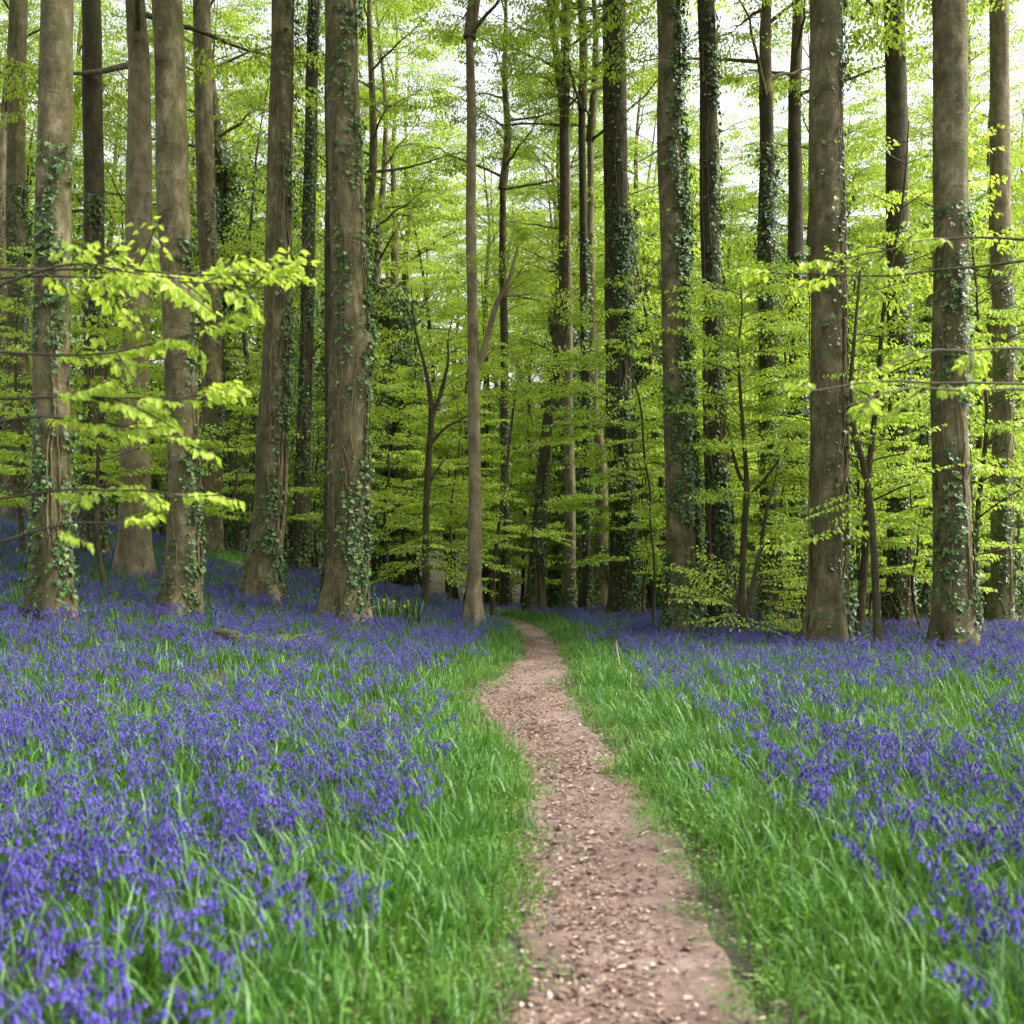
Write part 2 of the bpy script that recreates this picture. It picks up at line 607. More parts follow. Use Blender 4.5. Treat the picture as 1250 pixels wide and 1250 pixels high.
def make_crown(height=11., spread=3.4, r=.20, nl=17, leaf=.105):
    """upper part of a tall beech: origin where the clear trunk ends"""
    lm, tm = MB(), MB()
    keys = [(0, 0, 0)]
    for k in range(1, 6):
        keys.append((keys[-1][0] + U(-.35, .35), keys[-1][1] + U(-.35, .35), height * k / 5))
    ax = curve_pts(keys, 24)
    tube(tm, ax, np.linspace(r, .02, 24), 10, wob=.08, seed=U(0, 9))
    for k in range(nl):
        f = (k + .3) / nl
        p = ax[int(f * 22)]
        a = k * 2.4 + U(-.4, .4)
        ln = spread * (1.05 - .65 * f) * U(.7, 1.15)
        e = p + np.array([math.cos(a) * ln, math.sin(a) * ln, U(.25, 1.0) * ln * (.5 + .6 * f)])
        P = limb(tm, p, e, r * .38 * (1 - .6 * f), .012, wig=.12, n=10, sides=5)
        for j in range(3, 10):
            for rep in range(2):
                b = a + U(-1.5, 1.5)
                q = P[j]
                l2 = U(.5, 1.3)
                e2 = q + np.array([math.cos(b) * l2, math.sin(b) * l2, U(-.25, .35) * l2])
                limb(tm, q, e2, .012, .004, n=4, sides=3)
                for _ in range(2):
                    pp = q + (e2 - q) * U(.4, 1)
                    c = b + U(-.9, .9)
                    put_spray(lm, tm, pp, (math.cos(c), math.sin(c), U(-.25, .2)), U(.9, 1.3), leaf, thin=.2, tubes=False)
    return lm, tm


def make_sapling(h, spread, nb, r=.05, low=.18, leaf=.098, thin=.0, crook=.25):
    lm, tm, kk = MB(), MB(), MB()
    keys = [(0, 0, -.05)]
    for k in range(1, 7):
        keys.append((keys[-1][0] + U(-crook, crook), keys[-1][1] + U(-crook, crook), h * k / 6))
    ax = curve_pts(keys, 26)
    tube(kk, ax, np.linspace(r, .008, 26), 8, wob=.12, seed=U(0, 9), flare=.5)
    for k in range(nb):
        f = low + (1 - low) * (k + .5) / nb
        i = int(f * 25)
        p = ax[min(i, 25)]
        a = k * 2.4 + U(-.5, .5)
        ln = spread * (1.1 - .75 * f) * U(.55, 1.15)
        e = p + np.array([math.cos(a) * ln, math.sin(a) * ln, U(-.02, .30) * ln])
        leafy_branch(lm, tm, p, e, max(.006, r * .3 * (1 - .6 * f)), max(3, int(ln * 4.2)), leaf, .25, 1.0, thin=thin, arch=.06)
    return lm, tm, kk


CROWNS = []
for k in range(4):
    lm, tm = make_crown(U(10, 13), U(2.8, 3.8), .17)
    CROWNS.append((lm.mesh('crown', M['canopy_leaf'], False), tm.mesh('limbs', M['bark'])))


# ------------------------------------------------------------------ ivy
def ivy_on(P, R, rng, ang, spread, n, leaf=.055, out=.03, hlo=0, hhi=1, stems=3, stem_r=.011, bushy=0.0):
    """ivy leaves and climbing stems over a trunk path P with radius R; ang 0 = towards the camera's right"""
    P = np.asarray(P); R = np.asarray(R)
    lm = MB()
    n = int(n * 1.35)
    m = len(P)
    patch = rng.uniform(0, 1, (14, 3))
    t = hlo + (hhi - hlo) * rng.uniform(0, 1, n * 2) ** 1.15
    th = ang + rng.normal(0, spread, n * 2)
    # patchiness
    keep = np.array([mnoise.noise(Vector((math.cos(a) * 1.2, math.sin(a) * 1.2 + 5, tt * 9 + n * .01))) + .6 * mnoise.noise(Vector((math.cos(a) * 3.5, math.sin(a) * 3.5, tt * 34))) > -.06 + .08 * rng.normal() for a, tt in zip(th, t)])
    t, th = t[keep][:n], th[keep][:n]
    f = t * (m - 1)
    i = np.minimum(f.astype(int), m - 2)
    w = (f - i)[:, None]
    C = P[i] * (1 - w) + P[i + 1] * w
    r = R[i] * (1 - w[:, 0]) + R[i + 1] * w[:, 0]
    o = np.stack([np.cos(th), np.sin(th), 0 * th], -1)
    k = len(t)
    dist = r * 1.02 + np.abs(rng.normal(0, out, k)) + .012 + bushy * rng.uniform(0, 1, k) ** 2
    pos = C + o * dist[:, None]
    tang = np.cross(np.array([0, 0, 1.]), o)
    D = tang * rng.normal(0, .6, (k, 1)) + o * rng.uniform(.0, .7, (k, 1)) + np.array([0, 0, -1]) * rng.uniform(.2, 1.0, (k, 1))
    Nn = o * 1.0 + np.array([0, 0, 1]) * rng.uniform(0, .9, (k, 1)) + rng.normal(0, .3, (k, 3))
    ivyleaves(lm, pos, D, Nn, leaf * (.5 + 1.1 * rng.uniform(0, 1, k) ** 1.6))
    sts = []
    for s in range(stems):
        sm = MB()
        a = ang + rng.normal(0, spread * .9)
        top = rng.uniform(.55, 1.0) * hhi
        nn = max(8, int(m * top))
        pts = []
        for q in range(nn):
            ff = q / (nn - 1) * top * (m - 1)
            ii = min(int(ff), m - 2)
            c = P[ii] + (P[ii + 1] - P[ii]) * (ff - ii)
            rr = R[ii]
            a += rng.normal(0, .055) + .03 * math.sin(q * .35 + s)
            pts.append(c + np.array([math.cos(a), math.sin(a), 0]) * (rr * 1.03 + .008))
        pts = np.array(pts)
        pts[0, 2] -= .05
        tube(sm, pts, np.linspace(stem_r * rng.uniform(.8, 2.0), stem_r * .5, nn), 5)
        sts.append(sm)
    return lm, sts


# ------------------------------------------------------------------ main trees: traced row by row, each at its own depth
def main_tree(name, label, z, keys, mat='bark', ivy=None, crown=0, top=10.8, flare=.8, seed=1, sides=36, base_y=None, wob=.09, extra=None, crown_s=None):
    """keys: (row, centre column, width in px) from the base up, at depth z"""
    k = sorted(keys, key=lambda q: -q[0])
    bx = gx(k[0][1], z)
    gz = float(ground(bx, z))
    H = [CAMZ + (HY - a[0]) / F * z for a in k]
    X = [gx(a[1], z) for a in k]
    Wd = [a[2] / F * z / 2 for a in k]
    H[0] = gz
    slope = (X[-1] - X[-2]) / max(.5, (H[-1] - H[-2]))
    H.append(max(top, H[-1] + 1)); X.append(X[-1] + slope * .35 * (H[-1] - H[-2])); Wd.append(Wd[-1] * .80)
    n = int((H[-1] - H[0]) / .11)
    hh = np.linspace(H[0] - .12, H[-1], n)
    xx = np.interp(hh, H, X); rr = np.interp(hh, H, Wd)
    for _ in range(6):
        xx[1:-1] = (xx[:-2] + 2 * xx[1:-1] + xx[2:]) / 4
    xx = xx + np.array([.035 * mnoise.noise(Vector((seed * 3.1, 0, a * .45))) for a in hh])
    for _ in range(2):
        rr[1:-1] = (rr[:-2] + 2 * rr[1:-1] + rr[2:]) / 4
    yy = z + .05 * np.sin(hh * .6 + seed)
    root = thing(name, label, 'tree', (bx, z, gz))
    P = np.stack([xx - bx, yy - z, hh - gz], -1)
    mb = MB()
    tube(mb, P, rr, sides, wob=wob, seed=seed, flare=flare)
    if extra:
        extra(mb, P, rr)
    mb.build('trunk', M[mat], root)
    if ivy:
        rng = np.random.RandomState(seed * 13 + 5)
        for iv in (ivy if isinstance(ivy, list) else [ivy]):
            lm, sts = ivy_on(P, rr * (1 + wob * .3), rng, **iv)
            if len(lm.V): lm.build('ivy', M['ivy_leaf'], root, False)
            for s in sts: s.build('ivy_stem', M['vine'], root)
    if crown is not None:
        c = CROWNS[crown % len(CROWNS)]
        s = rr[-1] / .17 if crown_s is None else crown_s
        s = max(.75, min(1.15, s))
        lb = link('limb', c[1], root, P[-1] - [0, 0, .15], rz=seed * 1.3, s=s)
        link('crown', c[0], root, P[-1] - [0, 0, .15], rz=seed * 1.3, s=s)
    return root, P, rr


# ivy angles: 0 = camera right, -pi/2 = towards camera
RT, FR = 0.0, -math.pi / 2
main_tree('beech_tree', 'pale trunk at the left, nearly behind the hanging spring leaves, standing high on the bank', 19,
          [(662, 166, 40), (560, 166, 34), (430, 167, 32), (319, 168, 32)], 'pale_bark', None, 0, seed=2)
main_tree('beech_tree', 'thick smooth brown trunk behind the blurred leaves with ivy up its right side', 15,
          [(746, 219, 46), (700, 224, 42), (620, 227, 37), (520, 226, 35), (420, 221, 36), (319, 214, 38), (180, 208, 38), (0, 203, 36)], 'bark',
          [dict(ang=-.35, spread=.45, n=520, hhi=.55, stems=5), dict(ang=-1.6, spread=.7, n=120, hhi=.25, stems=1)], 1, seed=3)
main_tree('beech_tree', 'slender pale trunk rising from the mossy mound between two thick trunks', 24,
          [(682, 258, 30), (620, 258, 26), (500, 259, 25), (400, 256, 24), (319, 254, 23), (0, 247, 20)], 'bark',
          [dict(ang=-.5, spread=.6, n=500, hhi=.7, stems=3)], 2, seed=4)
main_tree('beech_tree', 'leaning thick trunk wrapped in twisted ivy stems on its right side', 18,
          [(722, 320, 46), (680, 322, 40), (620, 328, 37), (520, 332, 34), (420, 336, 31), (319, 339, 30), (150, 343, 28), (0, 346, 27)], 'bark',
          [dict(ang=-.25, spread=.5, n=1300, hhi=.95, stems=8, stem_r=.018, out=.07), dict(ang=-1.4, spread=.6, n=200, hhi=.2, stems=2)], 3, seed=5)
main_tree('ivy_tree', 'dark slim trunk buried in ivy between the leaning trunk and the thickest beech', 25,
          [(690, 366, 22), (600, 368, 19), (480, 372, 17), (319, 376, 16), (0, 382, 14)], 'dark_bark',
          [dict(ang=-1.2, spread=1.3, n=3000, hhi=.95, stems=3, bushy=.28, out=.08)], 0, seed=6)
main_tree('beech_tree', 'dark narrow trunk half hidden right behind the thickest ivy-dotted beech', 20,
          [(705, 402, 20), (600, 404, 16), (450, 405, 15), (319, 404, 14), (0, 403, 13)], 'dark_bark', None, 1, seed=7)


def bulge(mb, P, rr):
    # swollen healed scar, higher than head height on the camera side
    c = at(446, 420, 16.2) - np.array([gx(417, 16.2), 16.2, float(ground(gx(417, 16.2), 16.2))])
    V = mb.V[0]
    d = V - c
    k = np.exp(-(d[:, 0] / .15) ** 2 - (d[:, 2] / .17) ** 2)
    cx = np.interp(V[:, 2], P[:, 2], P[:, 0])
    rad = norm(np.stack([V[:, 0] - cx, V[:, 1], 0 * cx], -1))
    mb.V[0] = V + rad * (k * .10)[:, None]
    k2 = np.exp(-((V[:, 2] - c[2] + .16) / .03) ** 2 - (d[:, 0] / .5) ** 2) * .022
    mb.V[0] -= rad * k2[:, None]


main_tree('beech_tree', 'thickest beech left of the path with small ivy leaves and a swollen scar', 16.2,
          [(752, 417, 54), (700, 421, 50), (620, 425, 48), (520, 427, 47), (440, 429, 49), (400, 430, 44), (319, 426, 42), (150, 420, 40), (0, 416, 38)], 'bark',
          [dict(ang=-1.3, spread=.75, n=900, hhi=.9, stems=7, leaf=.052, out=.02, stem_r=.008), dict(ang=-.15, spread=.3, n=900, hhi=.95, stems=3, out=.05),
           dict(ang=-1.5, spread=1.0, n=500, hhi=.16, stems=2, out=.03)], 2, seed=8, extra=bulge, sides=40)
r9, P9, R9 = main_tree('slim_beech', 'slim pale bare trunk left of the path with a single forking branch', 19.7,
                       [(752, 579, 25), (735, 578, 18), (620, 580, 16), (520, 579, 15), (430, 578, 15), (400, 577, 13), (319, 576, 13), (100, 574, 11)], 'pale_bark', None, 3, seed=9, crown_s=.75, wob=.05)
fk = MB()
base = np.array([gx(579, 19.7), 19.7, float(ground(gx(579, 19.7), 19.7))])
tube(fk, np.array([at(579, 455, 19.7), at(590, 432, 19.65), at(598, 400, 19.6), at(606, 372, 19.55), at(622, 340, 19.5), at(633, 300, 19.4)]) - base, [.085, .07, .06, .05, .04, .03], 10, wob=.1, seed=2)
lmf, tmf = MB(), MB()
for e, r in (((640, 345), .02), ((660, 300), .02), ((600, 320), .015), ((625, 270), .02), ((675, 365), .02)):
    leafy_branch(lmf, tmf, at(614, 362, 19.55) - base, at(*e, 19.3 + U(-.4, .4)) - base, r, 6, .07, .3)
fk.merge(tmf)
fk.build('branch', M['pale_bark'], r9)
lmf.build('foliage', M['beech_leaf'], r9, False)

main_tree('beech_tree', 'small dark trunk just right of the slim pale trunk', 29,
          [(738, 618, 13), (640, 617, 11), (500, 616, 10), (319, 614, 9)], 'dark_bark', dict(ang=-1.5, spread=1.2, n=500, hhi=.5, stems=1), 0, seed=10, top=12)
main_tree('ivy_tree', 'dark swaying trunk at the end of the path with a low fork', 26,
          [(742, 652, 25), (700, 655, 19), (640, 658, 17), (560, 663, 15), (500, 671, 13), (440, 681, 13), (390, 687, 13), (319, 688, 12), (100, 690, 11)], 'dark_bark',
          dict(ang=-1.3, spread=1.0, n=900, hhi=.3, stems=3), 1, seed=11, top=13)
main_tree('beech_tree', 'light brown straight trunk just right of the end of the path', 27,
          [(741, 695, 19), (700, 695, 15), (620, 696, 13), (500, 694, 12), (319, 692, 11)], 'pale_bark', dict(ang=-1.8, spread=.8, n=250, hhi=.15, stems=1), 2, seed=12, top=13)
main_tree('ivy_tree', 'narrow ivy-covered trunk between two light brown trunks beyond the path', 26,
          [(741, 715, 17), (700, 716, 13), (620, 716, 12), (500, 714, 11), (319, 712, 10)], 'dark_bark', dict(ang=-1.2, spread=1.2, n=1900, hhi=.75, stems=2, bushy=.06), 3, seed=13, top=13)
main_tree('forked_tree', 'brown forked trunk left of the big ivy trunk, ivy round its foot', 28,
          [(742, 733, 24), (700, 734, 19), (620, 735, 17), (560, 733, 14), (500, 726, 10), (319, 722, 9)], 'pale_bark', dict(ang=-1.2, spread=1.2, n=900, hhi=.16, stems=2, bushy=.05), 0, seed=14, top=13,
          extra=lambda mb, P, rr: tube(mb, np.array([at(735, 570, 28), at(743, 530, 28), at(747, 480, 28), at(748, 319, 28)]) - np.array([gx(733, 28), 28, float(ground(gx(733, 28), 28))]), [.15, .12, .11, .09], 12, wob=.08, seed=3))
main_tree('ivy_tree', 'broad dark twin trunk with ivy from foot to crown right of the path end', 24.5,
          [(746, 764, 42), (710, 763, 33), (620, 760, 28), (520, 757, 27), (420, 756, 27), (319, 755, 26), (0, 751, 24)], 'dark_bark',
          [dict(ang=-.5, spread=.8, n=4600, hhi=.62, stems=5, out=.07, stem_r=.015), dict(ang=-1.7, spread=.9, n=700, hhi=.9, stems=4)], 1, seed=15, top=12,
          extra=lambda mb, P, rr: tube(mb, P[:-2] + [-.17, .12, 0], rr[:-2] * .6, 14, wob=.08, seed=4, flare=.3))
main_tree('beech_tree', 'tall thick trunk right of the path, bare on its left side, ivy on its right', 17.7,
          [(774, 832, 44), (730, 832, 39), (620, 830, 37), (520, 826, 34), (420, 823, 31), (340, 821, 30), (150, 818, 29), (0, 815, 28)], 'bark',
          [dict(ang=-.45, spread=.6, n=5200, hhi=.98, stems=6, out=.06), dict(ang=-1.6, spread=.7, n=1200, hhi=.42, stems=2, leaf=.045), dict(ang=-2.4, spread=.5, n=500, hhi=.14, stems=1)], 2, seed=16)
main_tree('ivy_tree', 'dark trunk standing close behind the tall thick right-hand trunk', 18.8,
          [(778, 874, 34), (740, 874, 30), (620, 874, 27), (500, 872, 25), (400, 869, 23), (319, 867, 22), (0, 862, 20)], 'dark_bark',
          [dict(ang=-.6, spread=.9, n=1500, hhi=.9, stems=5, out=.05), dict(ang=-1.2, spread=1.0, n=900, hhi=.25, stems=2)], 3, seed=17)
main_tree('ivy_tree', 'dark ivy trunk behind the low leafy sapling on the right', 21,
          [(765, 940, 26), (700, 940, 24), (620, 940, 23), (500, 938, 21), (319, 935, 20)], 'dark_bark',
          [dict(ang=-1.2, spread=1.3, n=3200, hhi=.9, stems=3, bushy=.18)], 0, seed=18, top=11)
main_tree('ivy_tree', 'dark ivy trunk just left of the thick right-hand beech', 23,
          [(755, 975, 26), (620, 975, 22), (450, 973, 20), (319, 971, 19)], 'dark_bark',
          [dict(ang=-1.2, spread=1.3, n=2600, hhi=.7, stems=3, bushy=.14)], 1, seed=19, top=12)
main_tree('beech_tree', 'thick brown beech at the right edge of the flowers with hanging ivy stems', 15.6,
          [(786, 1010, 50), (740, 1011, 46), (650, 1012, 43), (520, 1011, 41), (420, 1010, 40), (319, 1009, 40), (150, 1008, 38), (0, 1007, 37)], 'bark',
          [dict(ang=-.35, spread=.35, n=950, hhi=.95, stems=9, stem_r=.016, out=.06), dict(ang=-1.6, spread=.8, n=190, hhi=.95, stems=7, stem_r=.008)], 2, seed=20, sides=36)
# trees standing further out to the sides
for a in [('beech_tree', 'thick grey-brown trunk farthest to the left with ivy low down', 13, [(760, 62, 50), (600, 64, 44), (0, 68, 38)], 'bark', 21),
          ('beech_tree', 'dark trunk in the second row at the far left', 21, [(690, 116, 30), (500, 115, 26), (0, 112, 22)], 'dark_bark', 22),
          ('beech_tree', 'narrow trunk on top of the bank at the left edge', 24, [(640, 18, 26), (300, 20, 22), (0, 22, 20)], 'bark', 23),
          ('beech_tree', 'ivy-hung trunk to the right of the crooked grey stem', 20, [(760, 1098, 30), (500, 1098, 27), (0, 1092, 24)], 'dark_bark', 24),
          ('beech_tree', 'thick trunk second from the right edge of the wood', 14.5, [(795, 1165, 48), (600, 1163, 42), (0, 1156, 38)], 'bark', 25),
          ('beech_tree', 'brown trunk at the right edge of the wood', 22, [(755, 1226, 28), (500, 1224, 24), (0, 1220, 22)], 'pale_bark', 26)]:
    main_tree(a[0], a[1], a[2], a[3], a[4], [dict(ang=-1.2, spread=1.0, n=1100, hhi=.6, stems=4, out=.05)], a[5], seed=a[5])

# ------------------------------------------------------------------ young trees with bent stems, traced
def young_tree(name, label, z, stems, branches, mat='dark_bark', leaf=.07, cat='young tree', dz=.5, nsp=7, thin=0.):
    bx = gx(stems[0][0][0], z)
    b = np.array([bx, z, float(ground(bx, z))])
    root = thing(name, label, cat, b)
    for q, st in enumerate(stems):
        tm = MB()
        pts = np.array([at(s[0], s[1], z + (s[3] if len(s) > 3 else 0)) for s in st]) - b
        if q == 0: pts[0] = (0, 0, -.06)
        rr = [s[2] / F * z / 2 for s in st]
        n = len(pts) * 4
        kk = curve_pts(np.concatenate([pts, np.array(rr)[:, None]], 1), n)
        tube(tm, kk[:, :3], kk[:, 3], 8, wob=.12, seed=q + z, flare=.4 if q == 0 else 0)
        tm.build('trunk' if q == 0 else 'branch', M[mat], root)
    lm, tm = MB(), MB()
    for (x0, y0, x1, y1, *r) in branches:
        k = r[0] if r else nsp
        leafy_branch(lm, tm, at(x0, y0, z) - b, at(x1, y1, z + U(-dz, dz)) - b, .010, k, leaf, .2, 1.0, thin)
    tm.build('twigs', M['twig'], root)
    lm.build('foliage', M['beech_leaf'], root, False)
    return root


young_tree('young_beech', 'crooked thin sapling with forking stem left of the slim pale trunk', 22,
           [[(520, 718, 9), (519, 640, 8), (523, 560, 8), (528, 500, 7), (520, 450, 4), (505, 400, 3), (502, 350, 1)],
            [(527, 510, 6), (540, 475, 5), (548, 440, 3), (546, 415, 2), (553, 385, 1)], [(527, 540, 5), (545, 520, 3), (565, 512, 2), (585, 498, 1)], [(518, 600, 4), (530, 580, 3), (542, 560, 2)]],
           [(520, 610, 462, 622), (522, 600, 470, 600), (520, 640, 455, 655), (522, 660, 590, 690), (520, 680, 470, 705), (520, 690, 575, 716), (521, 620, 575, 612), (521, 600, 590, 590), (524, 545, 465, 540),
            (526, 520, 480, 500), (528, 500, 575, 480), (520, 450, 455, 420), (515, 430, 560, 410), (520, 660, 545, 700), (522, 640, 500, 690), (545, 470, 590, 450), (505, 400, 470, 370), (505, 400, 530, 350), (518, 570, 560, 560)], dz=.8)
young_tree('young_beech', 'young beech spreading low bright sprays across the space behind the slim trunk', 23,
           [[(600, 738, 6), (604, 680, 5), (612, 620, 4), (622, 540, 3), (630, 470, 3)]],
           [(640, 640, 560, 632), (642, 630, 700, 605), (644, 620, 580, 600), (645, 610, 720, 630), (642, 650, 600, 660), (648, 560, 600, 540), (648, 550, 700, 530), (650, 520, 640, 480), (646, 500, 700, 470), (640, 640, 670, 655),
            (644, 480, 600, 450), (645, 470, 680, 430), (645, 470, 620, 420), (645, 600, 540, 610), (642, 640, 520, 620)], dz=.9, nsp=10)
young_tree('young_beech', 'young beech with tiered sprays in front of the broad dark twin trunk', 20,
           [[(797, 755, 4), (800, 690, 3), (793, 640, 3), (795, 600, 3), (786, 560, 3), (784, 500, 2.5), (772, 460, 2), (766, 420, 1.5), (752, 380, 1)]],
           [(765, 520, 690, 520), (765, 530, 700, 500), (770, 500, 800, 480), (762, 500, 720, 470), (765, 540, 720, 560), (768, 540, 800, 540), (760, 460, 720, 440), (772, 570, 750, 585), (765, 530, 800, 510),
            (762, 480, 800, 460), (755, 440, 700, 440), (750, 420, 790, 400), (745, 400, 710, 390), (785, 640, 800, 620), (762, 520, 680, 540), (760, 500, 680, 470), (785, 660, 795, 680)], dz=.7, nsp=9)
young_tree('young_beech', 'many-tiered young beech filling the gap between two right-hand trunks', 17.2,
           [[(908, 776, 9), (905, 720, 8), (908, 650, 7), (912, 580, 6), (905, 500, 5), (900, 420, 3), (907, 380, 2), (903, 335, 1)],
            [(912, 600, 5), (900, 575, 5), (893, 545, 3), (888, 520, 2), (876, 495, 1)], [(910, 610, 5), (930, 590, 4), (945, 570, 3), (962, 545, 2), (978, 520, 1)]],
           [(905, 520, 850, 500), (905, 510, 860, 470), (903, 500, 960, 480), (905, 480, 980, 460), (902, 460, 860, 440), (900, 440, 980, 420), (900, 430, 850, 410), (902, 410, 960, 390), (902, 400, 860, 375), (903, 390, 985, 375),
            (904, 370, 930, 350), (904, 360, 870, 350), (904, 355, 980, 350), (908, 540, 870, 545), (908, 530, 975, 520), (910, 560, 860, 530), (912, 560, 985, 560), (910, 590, 980, 600), (910, 600, 870, 610), (908, 630, 965, 640),
            (903, 470, 930, 450), (903, 440, 890, 420), (945, 570, 985, 570), (945, 570, 975, 590), (905, 500, 925, 495), (904, 350, 940, 330)], dz=1.0, nsp=8)
young_tree('young_beech', 'low sapling of bright yellow-green leaves among the flowers between two right-hand trunks', 16.2,
           [[(905, 782, 8), (904, 740, 6), (907, 700, 6), (910, 650, 4), (915, 600, 3), (912, 560, 1)], [(906, 770, 6), (918, 720, 6), (930, 660, 5), (936, 620, 4), (946, 590, 2), (950, 560, 1)]],
           [(905, 745, 862, 700), (905, 745, 865, 730), (906, 735, 880, 690), (908, 740, 985, 738), (915, 730, 975, 755), (912, 720, 950, 708), (918, 720, 983, 728), (906, 755, 930, 765), (906, 750, 880, 755), (906, 720, 925, 690), (915, 735, 950, 765),
            (906, 745, 858, 718), (920, 715, 945, 700), (910, 745, 975, 768)], dz=.5, nsp=4, leaf=.068)
young_tree('bare_young_tree', 'crooked grey bare stem just right of the thick right-hand beech', 14.6,
           [[(1072, 775, 10), (1068, 700, 9), (1064, 620, 8), (1055, 570, 8), (1044, 530, 7), (1040, 505, 6), (1038, 460, 5), (1044, 400, 4), (1050, 330, 3)], [(1058, 585, 4), (1045, 570, 3), (1035, 555, 2)]],
           [(1042, 420, 1075, 400), (1040, 450, 1065, 470), (1046, 380, 1080, 350), (1048, 350, 1045, 320), (1062, 600, 1085, 580), (1060, 590, 1045, 620), (1055, 560, 1080, 540)], nsp=5)

# ------------------------------------------------------------------ near trees whose leaves hang into the view
def near_tree(name, label, trunk_px, z, branches, leaf=.075, w=60):
    bx = gx(trunk_px, z)
    b = np.array([bx, z, float(ground(bx, z))])
    root = thing(name, label, 'young tree', b)
    tm = MB()
    keys = [(0, 0, -.06), (.03, .05, 1.0), (-.04, 0, 2.2), (.02, .05, 3.5), (0, 0, 5.5)]
    P = curve_pts(keys, 40)
    tube(tm, P, np.linspace(.045, .018, 40), 12, wob=.08, seed=4, flare=.5)
    tm.build('trunk', M['bark'], root)
    lm, tw = MB(), MB()
    for (h, x1, y1, z1, k, s) in branches:
        leafy_branch(lm, tw, np.array([0, 0, h]), at(x1, y1, z1) - b, .008, k, leaf, .35, s, thin=.3, arch=U(-.05, .12), jit=.45)
    tw.build('twigs', M['twig'], root)
    lm.build('foliage', M['beech_leaf'], root, False)
    return root


near_tree('young_beech', 'nearest young beech at the left hanging blurred bright leaves over the trunks', -60, 4.7,
          [(2.65, 322, 352, 4.5, 9, .36), (2.72, 350, 338, 4.6, 8, .34), (2.5, 225, 340, 4.4, 5, .28), (2.35, 255, 405, 4.6, 8, .32), (2.1, 255, 490, 4.5, 8, .32), (1.95, 232, 545, 4.7, 8, .30), (1.6, 268, 604, 4.5, 6, .24), (1.35, 198, 642, 4.3, 2, .2)], leaf=.052)
near_tree('young_beech', 'near young beech at the right dangling a few blurred leaves beside the thick trunk', 1300, 5.0,
          [(2.25, 955, 478, 4.4, 3, .2), (2.2, 1035, 495, 4.2, 3, .2), (2.4, 1055, 455, 4.5, 3, .2), (2.9, 915, 330, 5.8, 3, .25), (2.95, 985, 330, 5.4, 3, .25)], leaf=.052)

ANCH = [(-400, 'left edge'), (62, 'farthest left grey trunk'), (219, 'trunk behind blurred leaves'), (320, 'twisted-stem leaning trunk'), (417, 'thickest beech'), (579, 'slim pale trunk'),
        (652, 'swaying path-end trunk'), (762, 'broad dark twin trunk'), (832, 'half-bare tall trunk'), (1010, 'thick right-hand beech'), (1165, 'trunk second from right edge'), (1700, 'right edge')]
ORD = 'nearest second third fourth fifth sixth seventh eighth ninth tenth eleventh twelfth thirteenth fourteenth fifteenth sixteenth seventeenth eighteenth nineteenth twentieth'.split()


def label_by_gap(items, what):
    gaps = {}
    for o in items:
        x, y = o.location.x, o.location.y
        px = 625 + F * x / y
        for a, b in zip(ANCH[:-1], ANCH[1:]):
            if a[0] <= px < b[0]:
                gaps.setdefault((a[1], b[1]), []).append((y, o))
    for (a, b), l in gaps.items():
        l.sort(key=lambda q: q[0])
        for k, (y, o) in enumerate(l):
            n = ORD[k] if k < len(ORD) else 'far'
            o['label'] = '%s, %s in depth between %s and %s' % (what, n, a, b)


# ------------------------------------------------------------------ understorey prototypes and their copies
SAP = []
protos = [(7.0, 2.4, 26, .06), (5.5, 2.1, 22, .045), (8.5, 2.7, 30, .075), (6.2, 2.3, 24, .05), (4.2, 1.7, 18, .035), (7.6, 2.5, 26, .06)]
for (h, sp, nb, r) in protos:
    lm, tm, kk = make_sapling(h, sp, nb, r, low=U(.12, .25), thin=.05)
    SAP.append((lm.mesh('foliage', M['beech_leaf'], False), tm.mesh('twigs', M['twig']), kk.mesh('trunk', M['dark_bark'])))


def place_sapling(k, px, z, s=1.0, rz=None, label=None, group='young beeches filling the wood behind'):
    x = gx(px, z)
    sap = SAP[k % len(SAP)]
    r = thing('young_beech', label or 'bright green young beech among the trunks deep in the wood', 'young tree', (x, z, float(ground(x, z)) - .03),
              U(0, 6.28) if rz is None else rz, group, s)
    link('trunk', sap[2], r); link('twigs', sap[1], r); link('foliage', sap[0], r)
    return r


